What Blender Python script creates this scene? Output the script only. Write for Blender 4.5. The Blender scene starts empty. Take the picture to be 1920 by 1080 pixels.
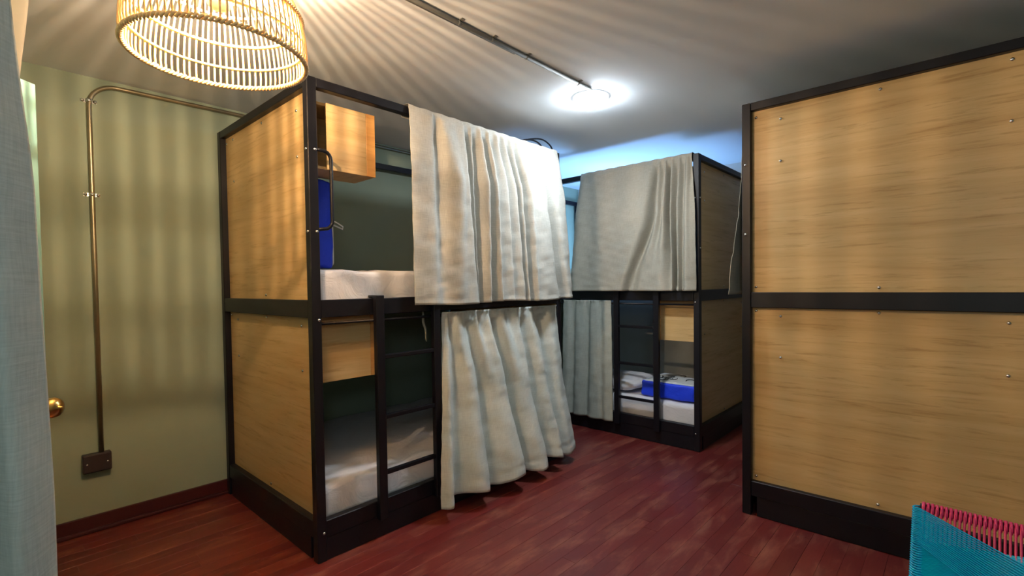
import bpy, bmesh, math, random
from mathutils import Vector, Matrix
random.seed(7)
S = bpy.context.scene
C = bpy.data.collections.new('hostel_room'); S.collection.children.link(C)

# ------------------------------------------------------------------ camera
yaw, pitch, roll = .7378, .0266, -.0136
d = Vector((math.cos(pitch)*math.cos(yaw), math.cos(pitch)*math.sin(yaw), -math.sin(pitch)))
r = Vector((math.sin(yaw), -math.cos(yaw), 0)); u = r.cross(d)
R = math.cos(roll)*r + math.sin(roll)*u; U = -math.sin(roll)*r + math.cos(roll)*u
cam_d = bpy.data.cameras.new('camera'); cam = bpy.data.objects.new('camera', cam_d); C.objects.link(cam)
cam.matrix_world = Matrix(((R.x, U.x, -d.x, 0), (R.y, U.y, -d.y, 0), (R.z, U.z, -d.z, 1.287), (0, 0, 0, 1)))
cam_d.sensor_width = 36; cam_d.lens = 922.04/1920*36
cam_d.shift_x = (960-966.44)/1920; cam_d.shift_y = (558.33-540)/1920
cam_d.clip_start = .02
S.camera = cam

# ------------------------------------------------------------------ world, lights, exposure
w = bpy.data.worlds.new('world'); S.world = w; w.use_nodes = True
w.node_tree.nodes['Background'].inputs[0].default_value = (.55, .65, .8, 1)
w.node_tree.nodes['Background'].inputs[1].default_value = .05
S.view_settings.view_transform = 'Standard'; S.view_settings.look = 'None'
S.view_settings.gamma = 1; S.view_settings.use_curve_mapping = False
S.view_settings.exposure = 0.62
PEND = (.504, 1.61, 2.136)          # bulb of the rattan pendant
DISC = (2.553, 1.679, 2.42)         # round led lamp on the ceiling
P_PEND, P_BULB, P_DISC, P_BLUE, P_BACK = 108, 46, 150, 62, 11
COL_PEND = (1, .70, .43); COL_DISC = (.84, .93, 1)

def light(name, kind, loc, energy, color, size, rot=None):
    l = bpy.data.lights.new(name, kind); l.energy = energy; l.color = color
    if kind == 'POINT': l.shadow_soft_size = size
    else: l.shape = 'DISK'; l.size = size
    o = bpy.data.objects.new(name, l); C.objects.link(o); o.location = loc
    if rot: o.rotation_euler = rot
    return o
for k in range(5): light('pendant_light', 'POINT', (PEND[0], PEND[1], PEND[2]-.014+.008*k), P_PEND/5, COL_PEND, .0072)
light('unseen_blue_light', 'POINT', (4.25, 2.6, 1.42), P_BLUE, (.27, .53, 1), .28)  # unseen blue source added behind the far curtain to tint the ceiling
light('rear_fill_light', 'POINT', (-.33, -.45, 1.72), P_BACK, (.84, .93, 1), .14)  # unseen fill added behind the camera, lights the front of the drape

# ------------------------------------------------------------------ materials
def mat(name, col, rough=.6, metal=0, spec=.5):
    m = bpy.data.materials.new(name); m.use_nodes = True
    b = m.node_tree.nodes['Principled BSDF']
    b.inputs['Base Color'].default_value = (*col, 1); b.inputs['Roughness'].default_value = rough
    b.inputs['Metallic'].default_value = metal; b.inputs['Specular IOR Level'].default_value = spec
    return m, m.node_tree, b
def N(nt, t, **k):
    n = nt.nodes.new(t)
    for a, v in k.items():
        if a in n.inputs: n.inputs[a].default_value = v
        else: setattr(n, a, v)
    return n
def coords(nt, scale, kind='Object', rot=(0, 0, 0)):
    t = N(nt, 'ShaderNodeTexCoord'); mp = N(nt, 'ShaderNodeMapping')
    mp.inputs['Scale'].default_value = scale; mp.inputs['Rotation'].default_value = rot
    nt.links.new(t.outputs[kind], mp.inputs[0]); return mp.outputs[0]
def noise(nt, vec, scale, detail=4, rough=.55, dist=0):
    n = N(nt, 'ShaderNodeTexNoise'); n.inputs['Scale'].default_value = scale
    n.inputs['Detail'].default_value = detail; n.inputs['Roughness'].default_value = rough
    n.inputs['Distortion'].default_value = dist
    nt.links.new(vec, n.inputs['Vector']); return n.outputs[0]
def ramp(nt, fac, stops):
    rp = N(nt, 'ShaderNodeValToRGB'); e = rp.color_ramp.elements
    while len(e) < len(stops): e.new(.5)
    for i, (p, c) in enumerate(stops): e[i].position = p; e[i].color = (*c, 1)
    nt.links.new(fac, rp.inputs[0]); return rp.outputs[0]
def bump(nt, b, h, strength, dist=.002):
    n = N(nt, 'ShaderNodeBump'); n.inputs['Strength'].default_value = strength; n.inputs['Distance'].default_value = dist
    nt.links.new(h, n.inputs['Height']); nt.links.new(n.outputs[0], b.inputs['Normal'])
def mixc(nt, fac, a, b, mode='MIX'):
    n = N(nt, 'ShaderNodeMix', data_type='RGBA', blend_type=mode)
    if isinstance(fac, float): n.inputs[0].default_value = fac
    else: nt.links.new(fac, n.inputs[0])
    nt.links.new(a, n.inputs[6]); nt.links.new(b, n.inputs[7]); return n.outputs[2]

M = {}
m, nt, b = mat('black_powder_coated_steel', (.006, .006, .010), .42, 0, .35); M['steel'] = m
h = noise(nt, coords(nt, (1, 1, 1)), 300); bump(nt, b, h, .08, .001)
M['chrome'] = mat('chrome', (.75, .75, .75), .22, 1)[0]
M['brass'] = mat('brass', (.62, .42, .14), .28, 1)[0]

def wood(name, c1, c2, c3, scale, rough=.42):
    m, nt, b = mat(name, c1, rough)
    v = coords(nt, scale, 'Object')
    n1 = noise(nt, v, 2.2, 6, .62, .5)
    v2 = coords(nt, tuple(x*2.1 for x in scale), 'Object'); n2 = noise(nt, v2, 3.1, 6, .7, .3)
    c = ramp(nt, n1, [(.26, c3), (.46, c1), (.68, c2)])
    g = ramp(nt, n2, [(.33, (.70, .62, .50)), (.46, (1, 1, 1))])
    col = mixc(nt, .75, c, g, 'MULTIPLY')
    nt.links.new(col, b.inputs['Base Color']); bump(nt, b, n2, .12, .001)
    return m
WA, WB, WC = (.60, .41, .18), (.66, .47, .225), (.52, .335, .135)
M['oak_y'] = wood('oak_laminate_y', WA, WB, WC, (3, .55, 9))
M['oak_x'] = wood('oak_laminate_x', WA, WB, WC, (.55, 3, 9))
M['oak_o'] = wood('orange_oak_edge', (.58, .30, .09), (.66, .36, .12), (.45, .21, .06), (.75, 3, 7))

m, nt, b = mat('wall_paint', (.42, .43, .29), .85); M['wall'] = m
n1 = noise(nt, coords(nt, (1, 1, 1)), 3, 3)
nt.links.new(ramp(nt, n1, [(.3, (.285, .355, .27)), (.7, (.32, .39, .30))]), b.inputs['Base Color'])
bump(nt, b, noise(nt, coords(nt, (1, 1, 1)), 60, 4), .12, .003)
m, nt, b = mat('white_ceiling_paint', (.74, .79, .84), .9); M['ceiling'] = m
bump(nt, b, noise(nt, coords(nt, (1, 1, 1)), 35, 3), .08, .003)
m, nt, b = mat('pale_wall_paint', (.5, .55, .56), .85); M['farwall'] = m
M['door'] = mat('mint_door_paint', (.15, .33, .33), .5)[0]
m, nt, b = mat('maroon_trim', (.055, .010, .012), .35); M['trim'] = m

m, nt, b = mat('red_stained_floor', (.15, .03, .02), .36); M['floor'] = m
oi = N(nt, 'ShaderNodeObjectInfo')
geo = N(nt, 'ShaderNodeNewGeometry')
def wco(s):
    mp = N(nt, 'ShaderNodeMapping'); mp.inputs['Scale'].default_value = s
    nt.links.new(geo.outputs['Position'], mp.inputs[0]); return mp.outputs[0]
base = ramp(nt, oi.outputs['Random'], [(0, (.115, .015, .015)), (.45, (.135, .019, .018)), (.8, (.15, .023, .021)), (1, (.175, .033, .026))])
wear = noise(nt, wco((1.2, 4, 1)), 2.4, 7, .68, .3)
wf = ramp(nt, wear, [(.50, (0, 0, 0)), (.70, (.75, .75, .75))])
wc_ = N(nt, 'ShaderNodeRGB'); wc_.outputs[0].default_value = (.30, .105, .07, 1)
c1 = mixc(nt, wf, base, wc_.outputs[0])
gr = noise(nt, wco((3, 45, 1)), 3, 5, .65)
c2 = mixc(nt, .6, c1, ramp(nt, gr, [(.3, (.74, .70, .68)), (.65, (1.06, 1.06, 1.06))]), 'MULTIPLY')
nt.links.new(c2, b.inputs['Base Color'])
rr = N(nt, 'ShaderNodeMapRange'); rr.inputs['To Min'].default_value = .26; rr.inputs['To Max'].default_value = .5
nt.links.new(wear, rr.inputs[0]); nt.links.new(rr.outputs[0], b.inputs['Roughness']); bump(nt, b, gr, .15, .001)
M['gap'] = mat('floor_gap', (.07, .010, .010), .6)[0]

def cloth(name, c1, c2, trans=.0, weave=900):
    m, nt, b = mat(name, c1, .95, 0, .15)
    v = coords(nt, (1, 1, 1), 'UV')
    sx = N(nt, 'ShaderNodeMapping'); sx.inputs['Scale'].default_value = (18, 260, 1); nt.links.new(v, sx.inputs[0])
    sy = N(nt, 'ShaderNodeMapping'); sy.inputs['Scale'].default_value = (260, 18, 1); nt.links.new(v, sy.inputs[0])
    a = noise(nt, sx.outputs[0], 1, 3, .6); bb = noise(nt, sy.outputs[0], 1, 3, .6)
    mx = N(nt, 'ShaderNodeMath', operation='ADD'); nt.links.new(a, mx.inputs[0]); nt.links.new(bb, mx.inputs[1])
    hv = N(nt, 'ShaderNodeMath', operation='MULTIPLY'); hv.inputs[1].default_value = .5; nt.links.new(mx.outputs[0], hv.inputs[0])
    nt.links.new(ramp(nt, hv.outputs[0], [(.35, c2), (.62, c1)]), b.inputs['Base Color'])
    bump(nt, b, hv.outputs[0], .35, .002)
    if trans:
        out = nt.nodes['Material Output']; t = N(nt, 'ShaderNodeBsdfTranslucent'); t.inputs[0].default_value = (*c1, 1)
        ms = N(nt, 'ShaderNodeMixShader'); ms.inputs[0].default_value = trans
        nt.links.new(b.outputs[0], ms.inputs[1]); nt.links.new(t.outputs[0], ms.inputs[2]); nt.links.new(ms.outputs[0], out.inputs[0])
    return m
M['linen'] = cloth('grey_beige_linen', (.58, .57, .52), (.43, .425, .385), .06)
M['linen_green'] = cloth('grey_green_linen', (.43, .455, .41), (.33, .355, .315), .05)
M['linen_grey'] = cloth('grey_green_linen', (.46, .44, .375), (.36, .345, .29), .05)
M['linen_pale'] = cloth('pale_grey_linen', (.66, .70, .66), (.52, .55, .52), .06)
M['drape'] = cloth('grey_blue_drape', (.49, .55, .52), (.38, .43, .41), .05)
M['sheer'] = cloth('cream_lining', (.85, .82, .76), (.8, .76, .7), .8)
m, nt, b = mat('white_sheet', (.74, .74, .78), .9, 0, .2); M['sheet'] = m
bump(nt, b, noise(nt, coords(nt, (1, 1, 1)), 7, 5, .6, 1.2), .5, .02)
m, nt, b = mat('blue_bag_fabric', (.010, .06, .95), .55); M['blue'] = m
bump(nt, b, noise(nt, coords(nt, (1, 1, 1)), 14, 3), .4, .02)
M['white_print'] = mat('white_printed_plastic', (.68, .72, .74), .3)[0]
M['black_print'] = mat('black_print', (.02, .02, .025), .4)[0]
M['piping'] = mat('pale_piping', (.6, .68, .78), .5)[0]
M['conduit'] = mat('galvanised_conduit', (.33, .29, .2), .33, .85)[0]
M['conduit_dark'] = mat('dull_grey_conduit', (.15, .15, .14), .65, 0)[0]
M['box_dark'] = mat('dark_junction_box', (.055, .045, .05), .4, .5)[0]
m, nt, b = mat('rattan', (.8, .6, .32), .5); M['rattan'] = m
nt.links.new(ramp(nt, noise(nt, coords(nt, (1, 1, 1)), 40), [(.3, (.72, .47, .21)), (.7, (.86, .66, .36))]), b.inputs['Base Color'])
M['cable'] = mat('black_cable', (.01, .012, .02), .5)[0]
M['cyan'] = mat('cyan_vinyl_cord', (.0, .40, .72), .2)[0]
M['pink'] = mat('pink_vinyl_cord', (.62, .03, .13), .3)[0]
M['plastic'] = mat('white_plastic', (.7, .7, .68), .4)[0]
def emis(name, col, s):
    m = bpy.data.materials.new(name); m.use_nodes = True; nt = m.node_tree; nt.nodes.clear()
    e = N(nt, 'ShaderNodeEmission'); e.inputs[0].default_value = (*col, 1); e.inputs[1].default_value = s
    o = N(nt, 'ShaderNodeOutputMaterial'); nt.links.new(e.outputs[0], o.inputs[0]); return m
M['disc_side'] = emis('glowing_opal_side', COL_DISC, 1.6)
M['disc'] = emis('lit_led_diffuser', COL_DISC, P_DISC)
m = bpy.data.materials.new('lit_bulb_glass'); m.use_nodes = True; nt = m.node_tree; nt.nodes.clear()
e = N(nt, 'ShaderNodeEmission'); e.inputs[0].default_value = (*COL_PEND, 1); e.inputs[1].default_value = P_BULB
t = N(nt, 'ShaderNodeBsdfTransparent'); ms = N(nt, 'ShaderNodeMixShader'); ms.inputs[0].default_value = .22
o = N(nt, 'ShaderNodeOutputMaterial')
nt.links.new(t.outputs[0], ms.inputs[1]); nt.links.new(e.outputs[0], ms.inputs[2]); nt.links.new(ms.outputs[0], o.inputs[0])
M['bulb'] = m

# ------------------------------------------------------------------ mesh helpers
def obj(name, bm, m, parent=None, smooth=False, loc=None):
    me = bpy.data.meshes.new(name); bm.normal_update(); bm.to_mesh(me); bm.free()
    if m: me.materials.append(m)
    if smooth:
        for p in me.polygons: p.use_smooth = True
    o = bpy.data.objects.new(name, me); C.objects.link(o)
    if parent: o.parent = parent
    if loc: o.location = loc
    return o
def inst(name, me, parent, loc=(0, 0, 0), rot=(0, 0, 0), scale=(1, 1, 1)):
    o = bpy.data.objects.new(name, me); C.objects.link(o); o.parent = parent
    o.location = loc; o.rotation_euler = rot; o.scale = scale; return o
def tag(o, label, cat, group=None, kind=None):
    o['label'] = label; o['category'] = cat
    if group: o['group'] = group
    if kind: o['kind'] = kind
    return o
def thing(name, label, cat, loc=(0, 0, 0), rz=0, group=None):
    o = bpy.data.objects.new(name, None); o.empty_display_size = .1; C.objects.link(o)
    o.location = loc; o.rotation_euler = (0, 0, rz); return tag(o, label, cat, group)
def struct(name, bm, m, parent=None, **k):
    o = obj(name, bm, m, parent, **k)
    if not parent: o['kind'] = 'structure'
    return o
def box(bm, a, c, bev=0, seg=2):
    lo = [min(x, y) for x, y in zip(a, c)]; hi = [max(x, y) for x, y in zip(a, c)]
    ret = bmesh.ops.create_cube(bm, size=1)
    for v in ret['verts']:
        v.co = Vector([lo[i] + (v.co[i]+.5)*(hi[i]-lo[i]) for i in range(3)])
    if bev:
        es = set(e for v in ret['verts'] for e in v.link_edges)
        bmesh.ops.bevel(bm, geom=list(es), offset=bev, segments=seg, affect='EDGES', profile=.6)
    return bm
def B(a, c, bev=0, seg=2): return box(bmesh.new(), a, c, bev, seg)
def tube(bm, pts, rad, n=10, closed=False, caps=True):
    pts = [Vector(p) for p in pts]; rings = []; L = len(pts); prev = None
    for i, p in enumerate(pts):
        a = pts[(i-1) % L] if (i or closed) else p; c = pts[(i+1) % L] if (i < L-1 or closed) else p
        t = (c-a).normalized()
        if prev is None:
            x = t.orthogonal().normalized()
        else:
            x = (prev - t*prev.dot(t)).normalized()
        prev = x; y = t.cross(x)
        rr_ = rad[i] if isinstance(rad, (list, tuple)) else rad
        rings.append([bm.verts.new(p + (x*math.cos(k*2*math.pi/n) + y*math.sin(k*2*math.pi/n))*rr_) for k in range(n)])
    for i in range(L if closed else L-1):
        A, Bq = rings[i], rings[(i+1) % L]
        off = 0
        if closed and i == L-1:
            off = min(range(n), key=lambda q: (Bq[q].co-A[0].co).length)
        for k in range(n): bm.faces.new((A[k], A[(k+1) % n], Bq[(k+1+off) % n], Bq[(k+off) % n]))
    if caps and not closed:
        bm.faces.new(rings[0][::-1]); bm.faces.new(rings[-1])
    return bm
def arc(c, rad, a0, a1, ax1, ax2, n=8):
    c, ax1, ax2 = Vector(c), Vector(ax1), Vector(ax2)
    return [c + (ax1*math.cos(a0+(a1-a0)*i/n) + ax2*math.sin(a0+(a1-a0)*i/n))*rad for i in range(n+1)]
def lathe(bm, prof, n=24, c=(0, 0, 0), caps=True):
    c = Vector(c); rings = [[bm.verts.new(c+Vector((q*math.cos(k*2*math.pi/n), q*math.sin(k*2*math.pi/n), z))) for k in range(n)] for q, z in prof]
    for A, Bq in zip(rings, rings[1:]):
        for k in range(n): bm.faces.new((A[k], A[(k+1) % n], Bq[(k+1) % n], Bq[k]))
    if caps: bm.faces.new(rings[0][::-1]); bm.faces.new(rings[-1])
    return bm
def lerp(a, c, t): return a + (c-a)*t

# ------------------------------------------------------------------ structure
X0, X1, Y0, Y1, ZC = -.62, 4.93, -1.4, 3.437, 2.42
struct('ceiling', B((X0-.1, Y0-.1, ZC), (X1+.1, Y1+.1, ZC+.1)), M['ceiling'])
struct('wall_back', B((X0-.1, Y1, 0), (X1+.1, Y1+.1, ZC)), M['wall'])
struct('wall_right', B((X1, Y0, 0), (X1+.1, Y1, ZC)), M['farwall'])
struct('wall_left', B((X0-.1, Y0, 0), (X0, Y1, ZC)), M['wall'])
struct('wall_front', B((X0-.1, Y0-.1, 0), (X1+.1, Y0, ZC)), M['wall'])
bb = B((X0, Y1-.016, 0.004), (X1, Y1, .086), .004)
struct('baseboard_back', bb, M['trim'])
struct('trim_1', B((X0, Y1-.036, .001), (X1, Y1-.0165, .02), .006), M['trim'])
floor = struct('floor', B((X0-.1, Y0-.1, -.12), (X1+.1, Y1+.1, -.008)), M['gap'])
# boards, running along x
pw = .076; y = Y1; row = 0; count = 0
rest = bmesh.new()
while y > Y0:
    ya = max(y-pw, Y0); x = X0 - random.random()*1.1
    while x < X1:
        ln = random.uniform(1.25, 2.1); xa, xb = max(x, X0), min(x+ln, X1)
        if xb - xa > .02:
            hz = random.uniform(-.0008, 0)
            vis = (ya > -.12) and xa < 4.0 and (xb > .25) and count < 296
            cx, cy = (xa+xb)/2, (ya+y)/2
            lo, hi = (xa-cx+.0003, -(y-ya)/2+.0003, -.02), (xb-cx-.0003, (y-ya)/2-.0003, hz)
            if vis:
                obj('floor_board', B(lo, hi, .0005, 1), M['floor'], floor, loc=(cx, cy, 0)); count += 1
            else:
                box(rest, (lo[0]+cx, lo[1]+cy, lo[2]), (hi[0]+cx, hi[1]+cy, hi[2]))
        x += ln
    y = ya if ya > Y0 else Y0-1
o = obj('floor_boards_out_of_sight', rest, M['floor'], floor); o['kind'] = 'stuff'

# open door leaf with brass knob
A_, D_ = Vector((.14, 2.04, 0)), Vector((.74, .673, 0)).normalized()
ang = math.atan2(D_.y, D_.x)
door = bpy.data.objects.new('door_1', None); C.objects.link(door); door.location = A_; door.rotation_euler = (0, 0, ang); door['kind'] = 'structure'
dl = B((-.78, 0, .012), (0, .04, 1.90), .003)
obj('door_leaf', dl, M['door'], door)
for za, zb in ((.15, .85), (1.02, 1.78)):
    obj('door_moulding', B((-.68, -.006, za), (-.1, .004, zb), .005), M['door'], door)
kb = bmesh.new(); lathe(kb, [(.026, 0), (.026, .006), (.011, .008), (.010, .028), (.019, .034), (.028, .046), (.030, .056), (.026, .067), (.014, .074), (.005, .076), (.005, .082), (.002, .084)], 24)
for v in kb.verts: v.co = Vector((v.co.x, -v.co.z, v.co.y))
obj('door_handle', kb, M['brass'], door, True, (-.045, -.001, .945))

# ------------------------------------------------------------------ bunk beds
H = 2.25; T = .045
bolt_me = None
def bolt_mesh():
    global bolt_me
    if bolt_me is None:
        bm = bmesh.new(); lathe(bm, [(.0078, 0), (.0074, .002), (.005, .0045), (.001, .006)], 10)
        bolt_me = bpy.data.meshes.new('bolt'); bm.to_mesh(bolt_me); bm.free(); bolt_me.materials.append(M['chrome'])
        for p in bolt_me.polygons: p.use_smooth = True
    return bolt_me
def bunk(label, loc, rz, sv, L, W, wood_m, far_panel=True, shelf=True, group='black steel bunk beds with oak end panels'):
    t = thing('bunk_bed', label, 'bunk bed', loc, rz, group)
    bx = lambda a, c, bev=.003: B((a[0], sv*a[1], a[2]), (c[0], sv*c[1], c[2]), bev, 1)
    st = M['steel']
    for uu in (0, L-T):
        for vv in (0, W-T): 
            p = obj('post', bx((uu, vv, 0), (uu+T, vv+T, H)), st, t)
            if vv == 0 and uu == 0:
                for z in (1.92, 1.544, .135, 1.135):
                    inst('bolt', bolt_mesh(), p, (uu, sv*.02, z), (0, -math.pi/2, 0)) if z > 1.2 else None
                    inst('bolt', bolt_mesh(), p, (uu+.032, 0, z), (sv*math.pi/2, 0, 0))
    for nm, za, zb in (('top_rail', H-.043, H), ('middle_rail', 1.145, 1.228), ('bottom_rail', .108, .19)):
        for vv in (0, W-T): obj(nm, bx((T, vv+.002, za), (L-T, vv+T-.002, zb)), st, t)
        for uu in (0, L-T): obj(nm, bx((uu+.002, T, za), (uu+T-.002, W-T, zb)), st, t)
    for vv in (.004, W-.016): obj('plinth', bx((T, vv, .002), (L-T, vv+.012, .108), .001), st, t)
    for uu in (.004, L-.016): obj('plinth', bx((uu, T+.03, .002), (uu+.012, W-T-.03, .108), .001), st, t)
    for za in (1.165, .14): obj('bed_base', bx((T, T, za), (L-T, W-T, za+.02)), M['box_dark'], t)
    rec = .034
    for ei, (ua, face) in enumerate(((rec, -1), (L-rec-.012, 1))):
        if ei == 1 and not far_panel: continue
        for za, zb, up in ((1.222, H-.038, True), (.186, 1.15, False)):
            p = obj('end_panel', bx((ua, .012, za), (ua+.010, W-.012, zb), .001), wood_m, t)
            if ei == 0:
                hs = ([(.185, 2.14), (.185, 1.92), (W/2, 2.178), (W-.172, 2.18), (W-.172, 1.93), (W/2, 1.25), (.064, 2.174), (.064, 1.256), (W-.064, 2.174)] if up else
                      [(.185, 1.10), (.185, .88), (W/2, 1.129), (W-.172, 1.10), (W-.172, .88), (W/2, .212), (.064, 1.126), (.064, .214), (W-.064, 1.126)])
                for v_, z_ in hs: inst('bolt', bolt_mesh(), p, (ua, sv*v_, z_), (0, -math.pi/2, 0))
    # ladder
    lad = obj('ladder', bx((.675, -.034, .10), (.72, -.002, 1.243)), st, t)
    obj('stile', bx((.313, -.034, .10), (.360, -.002, 1.243)), st, lad)
    for us in (.313, .675): obj('hook', bx((us+.004, -.002, 1.232), (us+.040, .05, 1.243), .002), st, lad)
    for z in (.94, .632, .345):
        bm = bmesh.new(); box(bm, (.36, sv*-.030, z-.022), (.675, sv*-.006, z), .004)
        obj('rung', bm, st, lad)
    # curtain rod
    bm = bmesh.new(); tube(bm, [(T-.005, sv*.018, 1.116), (L-T+.005, sv*.018, 1.116)], .0075, 12)
    obj('curtain_rod', bm, st, t, True)
    # grab handle on the near post
    pts = [(.04, 0, 1.925), (.075, 0, 1.925)] + [(.075+.04*math.sin(a), 0, 1.885+.04*math.cos(a)) for a in (.3, .6, .9, 1.25, 1.57)] + \
          [(.115, 0, 1.60)] + [(.075+.04*math.cos(a), 0, 1.60-.04*math.sin(a)) for a in (.3, .6, .9, 1.25, 1.57)] + [(.04, 0, 1.555)]
    bm = bmesh.new(); tube(bm, [(p[0], sv*.012, p[2]) for p in pts], .0085, 10)
    obj('grab_handle', bm, st, t, True)
    # wooden shelf boxes hung inside at the near end
    if shelf:
        for z0 in (1.862, .822):
            z1 = z0+.322; u0, u1, v0, v1 = .052, .405, .097, .31
            s = obj('shelf_box', bx((u0, v0+.012, z0), (u1, v1, z0+.014), .001), wood_m, t)
            obj('box_top', bx((u0, v0+.012, z1-.014), (u1, v1, z1), .001), M['oak_x'], s)
            obj('box_side', bx((u0, v0+.012, z0+.014), (u0+.014, v1, z1-.014), .001), M['oak_x'], s)
            obj('box_side', bx((u1-.014, v0+.012, z0+.014), (u1, v1, z1-.014), .001), M['oak_x'], s)
            obj('box_back', bx((u0+.014, v1-.01, z0+.014), (u1-.014, v1, z1-.014), .001), M['oak_x'], s)
            obj('box_front', bx((.14 if z0 > 1.5 else u0, v0, z0), (u1-.05, v0+.011, z1), .001), M['oak_x'], s)
            obj('box_edge', bx((u1-.0495, v0-.002, z0), (u1+.001, v0+.011, z1), .001), M['oak_o'], s)
    return t
BW = 1.2152
bed1 = bunk('black steel bunk bed under the rattan lamp, against the olive wall', (1.0367, 2.2009, 0), 0, 1, 1.887, BW, M['oak_y'])
bed3 = bunk('black steel bunk bed at the far end, a blue bag on its lower bunk', (3.6515, 1.4576, 0), math.pi/2, -1, 1.96, BW, M['oak_y'], far_panel=False)
bed4 = bunk('nearest bunk bed on the right, large light oak end panels facing the room', (2.8439, .8987, 0), 0, -1, 1.9, BW, M['oak_y'])

# mattresses
def mattress(label, a, c, seed, group='white mattresses'):
    bm = bmesh.new(); lo, hi = Vector(a), Vector(c); cen = (lo+hi)/2
    box(bm, lo-cen, hi-cen, .035, 3)
    bmesh.ops.subdivide_edges(bm, edges=[e for e in bm.edges if e.calc_length() > .25], cuts=14, use_grid_fill=True)
    rnd = random.Random(seed); ph = [rnd.uniform(0, 6.28) for _ in range(8)]
    for v in bm.verts:
        n = v.co.normalized(); x, y_, z = v.co
        k = .0035*math.sin(17*x+9*y_+ph[0]) + .003*math.sin(29*x-14*z+ph[1]) + .002*math.sin(41*y_+33*z+ph[2]) + .002*math.sin(63*x+50*z+ph[3])
        if z > 0: v.co.z += k
        if abs(y_) > (hi.y-lo.y)/2-.04: v.co.y += (k*1.3 if z > -.05 else 0)
        if abs(x) > (hi.x-lo.x)/2-.04: v.co.x += k*.6
    o = obj('mattress', bm, M['sheet'], None, True, tuple(cen)); return tag(o, label, 'mattress', group)
x, y_ = 1.0367, 2.2009
mattress('white mattress on the upper bunk beneath the rattan lamp', (x+.052, y_+.052, 1.186), (x+1.83, y_+BW-.055, 1.372), 1)
mattress('white mattress on the lower bunk behind the ladder of the bed by the olive wall', (x+.052, y_+.052, .161), (x+1.83, y_+BW-.055, .34), 2)
x, y_ = 3.6515, 1.4576
mattress('white mattress on the lower bunk at the far end, under a blue bag', (x+.052, y_+.052, .161), (x+BW-.055, y_+1.9, .335), 3)
mattress('white mattress on the upper bunk at the far end, behind the hung curtain', (x+.052, y_+.052, 1.186), (x+BW-.055, y_+1.9, 1.37), 4)

# blue bedding bags
def bag(label, loc, rot, sx, sy, sz, marks):
    """lies flat: sx, sy footprint, sz height; clear white printed lid on top"""
    t = thing('bedding_bag', label, 'bag', loc); t.rotation_euler = rot
    bm = bmesh.new(); box(bm, (0, 0, 0), (sx, sy, sz), .022, 4)
    bmesh.ops.subdivide_edges(bm, edges=[e for e in bm.edges if e.calc_length() > .08], cuts=8, use_grid_fill=True)
    for v in bm.verts:
        fx, fy = (v.co.x/sx*2-1), (v.co.y/sy*2-1)
        bul = max(0, 1-fx*fx)*max(0, 1-fy*fy)
        v.co.z += .012*bul*(1 if v.co.z > sz/2 else 0) + .002*math.sin(40*v.co.x+31*v.co.y)
        if abs(fx) > .8: v.co.x += .004*math.sin(38*v.co.y+50*v.co.z)
        if abs(fy) > .8: v.co.y += .004*math.sin(33*v.co.x+45*v.co.z)
    obj('bag_body', bm, M['blue'], t, True)
    n = 14; bm = bmesh.new(); g = [[None]*(n+1) for _ in range(n+1)]
    for i in range(n+1):
        for j in range(n+1):
            a, c = i/n*2-1, j/n*2-1; bul = (1-a*a)*(1-c*c)
            g[i][j] = bm.verts.new((.02+(sx-.04)*i/n, .02+(sy-.04)*j/n, sz+.002+.014*bul+.002*math.sin(40*i/n*sx+31*j/n*sy)))
    for i in range(n):
        for j in range(n): bm.faces.new((g[i][j], g[i+1][j], g[i+1][j+1], g[i][j+1]))
    lid = obj('printed_lid', bm, M['white_print'], t, True); lid['label'] = 'white printed lid of the bag'
    sm = lid.modifiers.new('thick', 'SOLIDIFY'); sm.thickness = .002; sm.offset = 1
    q = .018; ring = []
    for cx_, cy_, a0 in ((sx-q-.014, sy-q-.014, 0), (q+.014, sy-q-.014, 1), (q+.014, q+.014, 2), (sx-q-.014, q+.014, 3)):
        ring += arc((cx_, cy_, sz+.002), q, a0*math.pi/2, (a0+1)*math.pi/2, (1, 0, 0), (0, 1, 0), 4)
    bm = bmesh.new(); tube(bm, ring, .004, 8, closed=True); obj('piping', bm, M['piping'], t, True)
    bm = bmesh.new(); rnd = random.Random(3)
    for k in range(marks):
        cx_, cy_ = sx*rnd.uniform(.22, .75), sy*rnd.uniform(.2, .8); a = rnd.uniform(0, 6)
        pts = [(cx_+.045*math.cos(a+s*.5)*(.5+s*.12), cy_+.03*math.sin(a+s*.5), sz+.016) for s in range(8)]
        tube(bm, pts, .0035, 6)
    if marks: obj('black_lettering', bm, M['black_print'], lid, True)
    else: bm.free()
    return t
bag('blue bedding bag lying flat on the lower bunk at the far end', (3.74, 1.53, .347), (0, 0, 0), .42, .46, .125, 9)
tb = bag('blue bedding bag standing upright on the upper bunk beneath the oak box', (1.295, 2.46, 1.845), (0, math.pi/2+.0, 0), .455, .5, .16, 0)
# bag's lid looks along +x: footprint x becomes the height
tb.location = (1.125, 2.46, 1.845)
bm = bmesh.new(); tube(bm, [(.20, .03, .165), (.215, .028, .20), (.232, .026, .228), (.246, .026, .226), (.236, .028, .20), (.222, .03, .166)], .004, 8)
obj('loop_handle', bm, M['piping'], tb, True)

# pillow at far bed
bm = bmesh.new(); bmesh.ops.create_uvsphere(bm, u_segments=28, v_segments=16, radius=1)
for v in bm.verts:
    x_, y__, z_ = v.co
    v.co = Vector((math.copysign(abs(x_)**.55, x_)*.26, math.copysign(abs(y__)**.55, y__)*.19, z_*.055*(1+.2*math.sin(6*x_))))
tag(obj('pillow', bm, M['sheet'], None, True, (3.99, 2.24, .402)), 'white pillow lying left of the blue bag on the far lower bunk', 'pillow')

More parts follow.
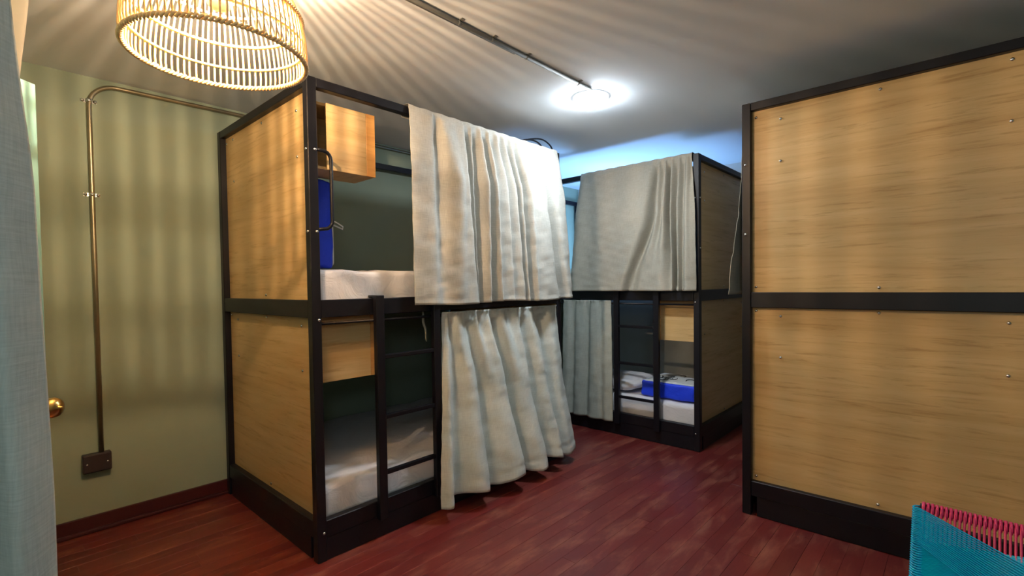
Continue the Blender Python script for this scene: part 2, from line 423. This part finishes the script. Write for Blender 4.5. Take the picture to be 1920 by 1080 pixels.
# ------------------------------------------------------------------ curtains
def crom(P, x):
    n = len(P)-1; i = min(int(x), n-1); f = x-i
    p0, p1, p2, p3 = P[max(i-1, 0)], P[i], P[i+1], P[min(i+2, n)]
    return tuple(.5*((2*b_) + (-a_+c_)*f + (2*a_-5*b_+4*c_-d_)*f*f + (-a_+3*b_-3*c_+d_)*f**3) for a_, b_, c_, d_ in zip(p0, p1, p2, p3))
def curtain(name, label, m, mapf, rows, ztop, zbot, group, nu=9, nt_=70, over=False, hem=0, back_z=None, header=0, wob=.0015, cat='curtain', thick=.0022, ruffle=0, amp=1):
    """rows: list of (t, [(s, n), ...]) with equal point counts; t 0 top .. 1 bottom"""
    rows = [(t_, [(s_, .014+(n_-.014)*(1 if (over and t_ == 0) else amp)) for s_, n_ in P_]) for t_, P_ in rows]
    K = len(rows[0][1]); cols = (K-1)*nu+1
    tl = []
    if over:
        zb_ = back_z if back_z else ztop-.05
        for k in range(8): tl.append(('b', k/8))
        for k in range(6): tl.append(('o', k/6))
    for k in range(nt_+1): tl.append(('f', k/nt_))
    bm = bmesh.new(); uvl = bm.loops.layers.uv.new('UVMap'); grid = []; uv = []
    def rowat(t):
        for (ta, ra), (tb_, rb) in zip(rows, rows[1:]):
            if t <= tb_ or tb_ == rows[-1][0]:
                f = (t-ta)/(tb_-ta); f = max(0, min(1, f)); f = f*f*(3-2*f)*.5 + f*.5
                return [(lerp(a_[0], b_[0], f), lerp(a_[1], b_[1], f)) for a_, b_ in zip(ra, rb)]
    arcl = 0; last = 0
    for kind, q in tl:
        line = []; lu = []
        P = rowat(q if kind == 'f' else 0)
        su = 0; ps = None
        for c in range(cols):
            s, n = crom(P, c/nu)
            if header and q < .12: n = lerp(max(n, -.004), n, q/.12)
            if kind == 'f':
                z = lerp(ztop, zbot(s) if callable(zbot) else zbot, q)
                n += wob*math.sin(23*s+31*z) + wob*.8*math.sin(47*s-19*z) + wob*.9*math.sin(61*z+9*s)*math.sin(11*s+3*z) + wob*.5*math.sin(97*z-30*s)
                if hem and q > .5:
                    e = z-(zbot(s) if callable(zbot) else zbot)
                    n += .004*math.exp(-((e-hem)/.006)**2)*-1 + (.002 if e < hem else 0)
                if over and q < .12: n = max(n*(q/.12) + .008*(1-q/.12), .006) if q < .02 else lerp(max(n, .008), n, min(1, q/.12))
                if over:
                    lim = .006 if (z < 1.25 or z > 2.2) else -.2*min(1, (z-1.25)/.25, (2.2-z)/.08)
                    if n < lim: n = lim
                if header: 
                    e = (z-(ztop-header))
                    if e > 0: n = n + ruffle*(1+math.sin(170*s))*(e/header)
                    n = max(n - .003*math.exp(-((ztop-z-header)/.008)**2), -.004 if q < .06 else -1)
            elif kind == 'o':
                a = math.pi*(1-q); rr2 = (.045+.016)/2
                z = ztop + .009*math.sin(a); n = -.045/2 + (rr2)*math.cos(a) + .0
                z += .002*math.sin(60*s)
            else:
                z = lerp(zb_, ztop, q); n = -.053 - .004*math.sin(40*s)*(1-q) - .003
            line.append(bm.verts.new(mapf(s, n, z)))
            if ps: su += math.hypot(s-ps[0], n-ps[1])
            ps = (s, n); lu.append((su, z + (ztop-z)*2 if kind == 'b' else z))
        grid.append(line); uv.append(lu)
    for i in range(len(grid)-1):
        for j in range(cols-1):
            f = bm.faces.new((grid[i][j], grid[i+1][j], grid[i+1][j+1], grid[i][j+1]))
            for lp, (a_, b_) in zip(f.loops, ((i, j), (i+1, j), (i+1, j+1), (i, j+1))): lp[uvl].uv = uv[a_][b_]
    o = obj(name, bm, m, None, True)
    md = o.modifiers.new('thickness', 'SOLIDIFY'); md.thickness = thick; md.offset = 0
    return tag(o, label, cat, group)
f1 = lambda s, n, z: (s, 2.2009-n, z)
f3 = lambda s, n, z: (3.6515-n, s, z)
f4 = lambda s, n, z: (s, .8987+n, z)

def R3(trip):
    return [[t_[i] for t_ in trip] for i in range(3)]
# upper curtain, bed by the olive wall: (top, middle, bottom) of every ridge and valley
a_, b_, c_ = R3([
 ((1.585, .012), (1.580, .030), (1.585, .030)), ((1.66, .014), (1.65, .036), (1.65, .040)), ((1.735, .018), (1.72, .038), (1.72, .048)),
 ((1.757, -.006), (1.765, .012), (1.785, .034)), ((1.800, .022), (1.880, .072), (1.885, .060)), ((1.90, .016), (1.93, .066), (1.95, .056)),
 ((1.965, .020), (1.968, .056), (2.03, .052)), ((1.975, -.030), (1.980, -.010), (2.045, .018)), ((2.030, .016), (2.022, .036), (2.060, .030)),
 ((2.050, -.030), (2.040, -.010), (2.070, .000)), ((2.100, .022), (2.120, .070), (2.130, .062)), ((2.132, -.030), (2.136, -.022), (2.146, -.025)),
 ((2.17, .022), (2.20, .062), (2.225, .062)), ((2.200, -.018), (2.222, .030), (2.25, .040)), ((2.24, .022), (2.295, .060), (2.34, .060)),
 ((2.262, -.018), (2.312, .026), (2.37, .036)), ((2.305, .022), (2.378, .060), (2.450, .060)), ((2.325, -.022), (2.396, -.005), (2.466, .0)),
 ((2.37, .022), (2.440, .056), (2.500, .056)), ((2.39, -.022), (2.472, -.020), (2.533, -.020)), ((2.435, .024), (2.525, .062), (2.575, .066)),
 ((2.458, -.006), (2.555, .050), (2.60, .060)), ((2.51, .020), (2.62, .064), (2.68, .070)), ((2.61, .016), (2.69, .060), (2.80, .066)),
 ((2.73, .006), (2.748, -.010), (2.872, -.010)), ((2.78, .020), (2.80, .062), (2.92, .070)), ((2.885, .012), (2.93, .040), (3.0, .045))])
curtain('hung_curtain', 'beige linen curtain over the top rail of the bunk beside the rattan lamp', M['linen'], f1,
        [(0, a_), (.36, b_), (.72, [(lerp(x1[0], x2[0], .55), lerp(x1[1], x2[1], .5)) for x1, x2 in zip(b_, c_)]), (1, c_)], 2.254,
        lambda s: 1.180 + .005*math.sin(9*s), 'linen curtains on the bunks', over=True, hem=.03, nt_=80, amp=1.15)
# lower curtain of the same bed
a_, b_, c_ = R3([
 ((1.795, .000), (1.755, .030), (1.665, .085)), ((1.83, .008), (1.79, .050), (1.72, .115)), ((1.865, -.012), (1.862, .012), (1.80, .050)),
 ((1.90, .010), (1.94, .055), (1.90, .125)), ((1.96, -.006), (2.00, .05), (1.99, .120)), ((2.00, -.022), (2.062, .002), (2.055, .055)),
 ((2.05, .008), (2.12, .035), (2.12, .10)), ((2.09, -.012), (2.17, .055), (2.20, .14)), ((2.15, .010), (2.235, .055), (2.29, .13)),
 ((2.21, -.022), (2.30, -.004), (2.345, .045)), ((2.28, .012), (2.36, .045), (2.40, .10)), ((2.35, -.010), (2.425, .055), (2.46, .135)),
 ((2.42, .012), (2.48, .045), (2.53, .12)), ((2.49, -.022), (2.545, -.004), (2.575, .04)), ((2.56, .012), (2.60, .045), (2.63, .105)),
 ((2.63, -.012), (2.65, .048), (2.69, .125)), ((2.69, -.022), (2.72, .0), (2.735, .045)), ((2.77, .012), (2.79, .045), (2.81, .10)), ((2.865, .000), (2.885, .025), (2.915, .085))])
curtain('rod_curtain', 'pale linen curtain gathered on the rod beside the ladder, nearly reaching the floor', M['linen_pale'], f1,
        [(0, a_), (.45, b_), (1, c_)], 1.135, lambda s: .092 + .016*math.sin(17*s+1), 'linen curtains on the bunks', hem=.055, header=.022, ruffle=.006, amp=1.5)
# far bed, upper
a_, b_, c_ = R3([
 ((2.505, .012), (2.56, .030), (2.616, .035)), ((2.47, .020), (2.50, .052), (2.55, .06)), ((2.42, .006), (2.40, .034), (2.43, .040)),
 ((2.30, .014), (2.30, .050), (2.31, .058)), ((2.15, .014), (2.17, .055), (2.2, .062)), ((1.95, .014), (2.0, .058), (2.11, .065)),
 ((1.83, .020), (1.875, .058), (2.07, .060)), ((1.79, -.030), (1.828, -.030), (2.03, .000)), ((1.765, .020), (1.775, .045), (1.93, .045)),
 ((1.735, -.022), (1.745, .022), (1.83, .05)), ((1.71, .022), (1.712, .052), (1.73, .06)), ((1.684, -.045), (1.684, -.050), (1.665, .03)),
 ((1.66, .022), (1.662, .045), (1.64, .055)), ((1.625, -.022), (1.635, -.010), (1.622, -.035)), ((1.60, .022), (1.603, .052), (1.59, .065)),
 ((1.57, -.020), (1.572, .015), (1.57, .03)), ((1.54, .022), (1.54, .052), (1.535, .062)), ((1.515, -.004), (1.51, .04), (1.50, .05)), ((1.508, .010), (1.475, .028), (1.466, .028))])
curtain('hung_curtain', 'grey linen curtain over the top rail of the bunk at the far end', M['linen_grey'], f3,
        [(0, a_), (.42, b_), (1, c_)], 2.254, lambda s: 1.222, 'linen curtains on the bunks', over=True, hem=.03, amp=1.3)
# far bed, lower
a_, b_, c_ = R3([
 ((2.72, .0), (2.72, .02), (2.73, .03)), ((2.66, .012), (2.66, .03), (2.67, .05)), ((2.61, -.012), (2.61, .005), (2.62, .02)), ((2.56, .012), (2.565, .03), (2.57, .05)),
 ((2.50, .010), (2.51, .03), (2.52, .05)), ((2.455, -.016), (2.46, -.008), (2.47, .015)), ((2.41, .012), (2.41, .03), (2.41, .05)), ((2.36, .010), (2.35, .03), (2.34, .045)),
 ((2.32, -.008), (2.31, .015), (2.30, .03)), ((2.27, .012), (2.26, .03), (2.25, .05)), ((2.215, .004), (2.205, .012), (2.195, .025))])
curtain('rod_curtain', 'short grey green curtain gathered on the rod of the far lower bunk', M['linen_green'], f3,
        [(0, a_), (.45, b_), (1, c_)], 1.142, .112, 'linen curtains on the bunks', hem=.05, header=.022, ruffle=.004)
# right bed, upper (seen edge on)
pts = [(2.90+.07*k, .006+.005*math.sin(2.1*k)+.002*k) for k in range(16)]
ptm = [(2.885+.075*k, .013+.010*math.sin(2.1*k+.5)+.002*k) for k in range(16)]
ptb = [(2.862+.08*k, .060+.02*math.sin(2.1*k+1.2)) for k in range(16)]
curtain('hung_curtain', 'grey curtain edge peeping out behind the post of the nearest bunk on the right', M['linen_grey'], f4,
        [(0, pts), (.42, ptm), (1, ptb)], 2.254, 1.215, 'linen curtains on the bunks', over=True, back_z=2.22)
# heavy drape at the left, close to the camera
fd = lambda s, n, z: (s, .9-n, z)
ts = [.046, .052, .062, .060]
def drow(edge, amp, sh):
    P = []
    for k in range(15):
        s = edge - k*.042 - .01*math.sin(k*2.3+sh); n = amp*(1 if k % 2 else -1)*(.7+.3*math.sin(k*1.7)) + .01
        P.append((s, n))
    return P[::-1]
curtain('drape', 'heavy grey blue drape hanging at the left edge, close to the camera', M['drape'], fd,
        [(0, drow(.034, .020, 0)), (.31, drow(.044, .024, .3)), (.42, drow(.062, .026, .5)), (.6, drow(.072, .028, .8)), (1, drow(.072, .030, 1))], 2.41, .03, None, nt_=60)
fs = lambda s, n, z: (s, 1.0-n, z)
def srow(edge): return [(edge - .05*k, .008*(1 if k % 2 else -1)) for k in range(8)][::-1]
curtain('curtain_lining', 'cream curtain lining glowing warm behind the heavy drape', M['sheer'], fs,
        [(0, srow(.085)), (.29, srow(.066)), (.36, srow(.050)), (.6, srow(.02)), (1, srow(.01))], 2.41, .05, None, nt_=60)
# little strip of cloth hanging by the ladder
bm = bmesh.new(); g = []
for k in range(13):
    z = 1.16-.19*k/12; x_ = 1.700+.030*(k/12)+.004*math.sin(k)
    wd = .010*(1-abs(k/12-.45)*1.2)
    g.append([bm.verts.new((x_-wd, 2.262, z)), bm.verts.new((x_, 2.255, z)), bm.verts.new((x_+wd, 2.262, z))])
for p, q in zip(g, g[1:]):
    for j in range(2): bm.faces.new((p[j], q[j], q[j+1], p[j+1]))
o = tag(obj('tie_strap', bm, M['linen_grey'], None, True), 'thin grey cloth strap hanging behind the ladder of the bunk by the olive wall', 'strap')
o.modifiers.new('t', 'SOLIDIFY').thickness = .002
# chrome hook hanging in the far bunk
bm = bmesh.new(); tube(bm, [(3.70, 1.842, 1.10), (3.70, 1.835, 1.092), (3.70, 1.815, 1.05), (3.70, 1.80, 1.015), (3.70, 1.795, 1.0)], [.006, .008, .004, .009, .004], 10)
o = obj('hook_bar', bm, M['chrome'], None, True)
hk = thing('hanging_hook', 'small chrome hook hanging from the rod of the far lower bunk', 'hook', (3.70, 1.84, 1.10)); o.parent = hk; o.location = (-3.70, -1.84, -1.10)
bm = bmesh.new(); lathe(bm, [(.002, -.010), (.009, -.006), (.011, 0), (.009, .006), (.002, .010)], 14); obj('ball', bm, M['chrome'], hk, True, (0, .002, .008))

# ------------------------------------------------------------------ pendant lamp
pl = thing('pendant_lamp', 'glowing woven rattan pendant lamp hanging at the top left', 'lamp', (PEND[0], PEND[1], 1.96))
prof = [(.2305, 0.0), (.2335, .03), (.231, .075), (.224, .12), (.210, .165), (.188, .21), (.158, .25), (.118, .282), (.075, .300), (.040, .306)]
def pr_r(z):
    for (ra, za), (rb, zb) in zip(prof, prof[1:]):
        if za <= z <= zb: return lerp(ra, rb, (z-za)/(zb-za))
    return prof[-1][0]
bm = bmesh.new(); tube(bm, [(q, 0, z) for q, z in prof], .003, 6)
rib_me = bpy.data.meshes.new('rib'); bm.to_mesh(rib_me); bm.free(); rib_me.materials.append(M['rattan'])
for p in rib_me.polygons: p.use_smooth = True
NR = 84
for k in range(NR): inst('rib', rib_me, pl, rot=(0, 0, 2*math.pi*k/NR + random.uniform(-.006, .006)))
def braid(rad, z, th, n=300, waves=75, strands=2, name='woven_band'):
    bm = bmesh.new()
    for s in range(strands):
        ph = 2*math.pi*s/strands
        tube(bm, [((rad+th*math.cos(waves*a+ph))*math.cos(a), (rad+th*math.cos(waves*a+ph))*math.sin(a), z+th*math.sin(waves*a+ph)) for a in [2*math.pi*i/n for i in range(n)]], th*.85, 6, closed=True)
    return obj(name, bm, M['rattan'], pl, True)
braid(.231, .003, .0046, 600, 60, 2, 'rim_band')
braid(pr_r(.135)+.004, .135, .0034, 600, 70)
braid(pr_r(.245)+.004, .245, .003, 420, 50)
def hoop(z, dr=-.006, th=.0036):
    bm = bmesh.new(); q = pr_r(z)+dr
    tube(bm, [(q*math.cos(2*math.pi*i/72), q*math.sin(2*math.pi*i/72), z) for i in range(72)], th, 8, closed=True); return obj('hoop', bm, M['rattan'], pl, True)
for z in (.062, .132, .21, .28): hoop(z)
bm = bmesh.new(); lathe(bm, [(.040, .300), (.043, .303), (.043, .309), (.018, .315), (.012, .36)], 20); obj('cap', bm, M['plastic'], pl, True)
bz = PEND[2]-1.96
bm = bmesh.new(); lathe(bm, [(.012, .315), (.014, .30), (.014, bz+.06), (.012, bz+.055)], 16); obj('socket', bm, M['plastic'], pl, True)
bm = bmesh.new(); lathe(bm, [(.013, bz+.055), (.022, bz+.04), (.030, bz+.018), (.032, bz), (.031, bz-.018)], 24, caps=False); obj('bulb', bm, M['bulb'], pl, True)
bm = bmesh.new(); lathe(bm, [(.031, bz-.018), (.031, bz-.021), (.027, bz-.030), (.015, bz-.036), (.002, bz-.038)], 24); obj('bulb_light_stop', bm, M['plastic'], pl, True)  # cap added below the bulb to block its downward light
bm = bmesh.new(); tube(bm, [(0, 0, .355), (0, 0, .452)], .003, 8); obj('cord', bm, M['cable'], pl, True)
bm = bmesh.new(); lathe(bm, [(.03, .452), (.034, .448), (.034, .4598)], 20); obj('canopy', bm, M['conduit_dark'], pl, True)

# ------------------------------------------------------------------ round led lamp
dl = thing('ceiling_lamp', 'round bright white led lamp on the ceiling in the aisle', 'lamp', DISC)
bm = bmesh.new(); lathe(bm, [(.106, -.0005), (.106, -.022), (.1035, -.0235), (.102, -.022)], 40); obj('lamp_base', bm, M['disc_side'], dl, True)
bm = bmesh.new(); lathe(bm, [(.101, -.0225), (.1025, -.0245), (.100, -.032), (.090, -.041), (.07, -.048), (.04, -.052), (.015, -.0535), (.002, -.0536)], 40); obj('diffuser', bm, M['disc'], dl, True)

# ------------------------------------------------------------------ conduits
cd = thing('ceiling_conduit', 'dull grey conduit running along the ceiling to the round lamp', 'conduit', (1.0, 1.602, 2.42))
bm = bmesh.new(); tube(bm, [(-.46, 0, -.011), (1.44, 0, -.011)], .0098, 12); obj('pipe', bm, M['conduit_dark'], cd, True)
bm = bmesh.new(); tube(bm, [(-.46, .019, -.0075), (.80, .019, -.0075)], .0065, 8); obj('thin_pipe', bm, M['conduit_dark'], cd, True)
for xx in (-.1, .42, .62, .86, 1.3): obj('clamp', B((xx, -.028, -.003), (xx+.016, .030, -.0005)), M['conduit_dark'], cd); 
for xx in (-.1, .42, .62, .86, 1.3):
    bm = bmesh.new(); tube(bm, [(xx, 0, -.011), (xx+.014, 0, -.011)], .0108, 14); obj('coupling', bm, M['conduit_dark'], cd, True)
wc = thing('wall_conduit', 'bent metal conduit running up the olive wall from a dark box', 'conduit', (.436, 3.437, .42))
bm = bmesh.new(); yy = -.016; k = .12; zt = 2.385-.42
tube(bm, [(0, yy, -.005), (0, yy, 1.0), (0, yy, zt-k)] + [(k-k*math.cos(a), yy, zt-k+k*math.sin(a)) for a in [i*math.pi/2/8 for i in range(1, 9)]] + [(1.0, yy, zt+.008), (2.4, yy, zt+.01)], .0115, 14)
obj('pipe', bm, M['conduit'], wc, True)
for z in (2.29-.42, 1.795-.42):
    cl = obj('clamp', B((-.034, -.004, z-.009), (.034, -.0005, z+.009), .001), M['chrome'], wc)
    bm = bmesh.new(); tube(bm, [(0, yy, z-.008), (0, yy, z+.008)], .0135, 14); obj('strap', bm, M['chrome'], cl, True)
    for s in (-.026, .026): inst('screw', bolt_mesh(), cl, (s, -.004, z), (math.pi/2, 0, 0), (1.2, 1.2, 1.2))
jb = obj('junction_box', B((-.06, -.045, -.049), (.06, -.0005, .049), .008, 3), M['box_dark'], None, False, (.415, 3.437, .371))
tag(jb, 'dark metal outlet box at the foot of the wall conduit', 'outlet')
bm = bmesh.new(); box(bm, (-.054, -.0475, -.043), (.054, -.0445, .043), .001); obj('cover_plate', bm, M['box_dark'], jb)
for s in (-.042, .042): inst('screw', bolt_mesh(), jb, (s, -.0475, 0), (math.pi/2, 0, 0), (.7, .7, .7))

# black cables at the far top corner of the first bed
def cable(label, pts, rad=.006):
    P = [crom([Vector(p)[:] for p in pts], k*(len(pts)-1)/40*.99999) for k in range(41)]
    bm = bmesh.new(); tube(bm, P, rad, 8); return tag(obj('cable', bm, M['cable'], None, True), label, 'cable', 'cables behind the beige curtain')
cable('black cable in a wide arch above the beige curtain, outermost', [(2.60, 2.38, 2.25), (2.70, 2.36, 2.325), (2.86, 2.35, 2.372), (2.97, 2.35, 2.365), (3.035, 2.35, 2.31), (3.04, 2.36, 2.15)])
cable('black cable in a tighter arch just left of the outermost one', [(2.60, 2.40, 2.25), (2.70, 2.38, 2.33), (2.80, 2.36, 2.352), (2.88, 2.35, 2.335), (2.93, 2.35, 2.28), (2.935, 2.36, 2.15)])
cable('black cable in the lowest small arch above the beige curtain', [(2.62, 2.42, 2.25), (2.70, 2.40, 2.315), (2.77, 2.38, 2.325), (2.82, 2.37, 2.29), (2.83, 2.37, 2.15)], .0045)

# ------------------------------------------------------------------ woven cord chair, lower right
ch = thing('cord_chair', 'low chair woven with cyan and pink vinyl cords at the lower right', 'chair', (1.2, -.2, 0))
CW = .52; TL = Vector((.252, .268, .762)); TR = TL + Vector((-.02, -CW, 0))
BL = Vector((.09, .272, .40)); BR = BL + Vector((-.02, -CW, 0))
FL = Vector((-.33, .30, .42)); FR = Vector((-.35, -.31, .42))
bm = bmesh.new(); tube(bm, [TL, TR], .009, 10); fr = obj('top_rail', bm, M['steel'], ch, True)
for P, Q in ((TL, BL), (TR, BR), (BL, FL), (BR, FR), (FL, FR), (BL, BR)):
    bm = bmesh.new(); tube(bm, [P, Q], .009, 10); obj('side_rail' if P in (TL, TR) else 'seat_rail', bm, M['steel'], ch, True)
for P, f in ((BL, (.10, .03)), (BR, (.10, -.03)), (FL, (-.03, .02)), (FR, (-.03, -.02))):
    bm = bmesh.new(); tube(bm, [P, (P.x+f[0], P.y+f[1], .003)], .009, 10); obj('leg', bm, M['steel'], ch, True)
cy = bmesh.new(); pk = bmesh.new(); nb = Vector((-.9, 0, .43)).normalized()
for k in range(22):        # cyan band falling to the right
    f = k/21; P = TL.lerp(BL, .012+.19*f) + nb*.012; Q = TR.lerp(BR, .50+.45*f) + nb*.012
    tube(cy, [P+Vector((0, .010, 0)), P, P.lerp(Q, .5)+nb*.001, Q, Q-Vector((0, .01, 0))], .0017, 6)
for k in range(74):        # cyan band rising to the right, behind it
    f = k/73; P = TL.lerp(BL, .19+.50*f) + nb*.009; Q = TR.lerp(BR, .005+.48*f) + nb*.009
    tube(cy, [P, Q], .0019, 5)
for k in range(78):        # wraps around the side rails
    P = TL.lerp(BL, (k+.5)/80); Q = TR.lerp(BR, (k+.5)/80)
    for X in (P, Q): tube(cy, [X+Vector((.0125*math.cos(a), .0125*math.sin(a), .0)) for a in [i*math.pi/4 for i in range(8)]], .0024, 5, closed=True)
for k in range(66):        # pink verticals
    f = (k+.7)/66.5; P = TL.lerp(TR, f); Q = BL.lerp(BR, f)
    tube(pk, [P+nb*-.012, P+Vector((0, 0, .012)), P+nb*.011, P.lerp(Q, .5)+nb*.002, Q], .0024, 6)
    if k % 1 == 0:
        for e in (0,): tube(pk, [TL.lerp(TR, min(1, f+.004+e))+Vector((.0125*math.cos(a), 0, .0125*math.sin(a))) for a in [i*math.pi/4 for i in range(8)]], .0023, 5, closed=True)
for k in range(44):        # seat
    f = (k+.5)/44; P = BL.lerp(FL, f); Q = BR.lerp(FR, f)
    tube(cy if k % 3 else pk, [P, P.lerp(Q, .5)-Vector((0, 0, .012)), Q], .0020, 6)
o = obj('cyan_cords', cy, M['cyan'], ch, True); o['kind'] = 'stuff'; o['label'] = 'glossy cyan cords'
o = obj('pink_cords', pk, M['pink'], ch, True); o['kind'] = 'stuff'; o['label'] = 'pink cords'
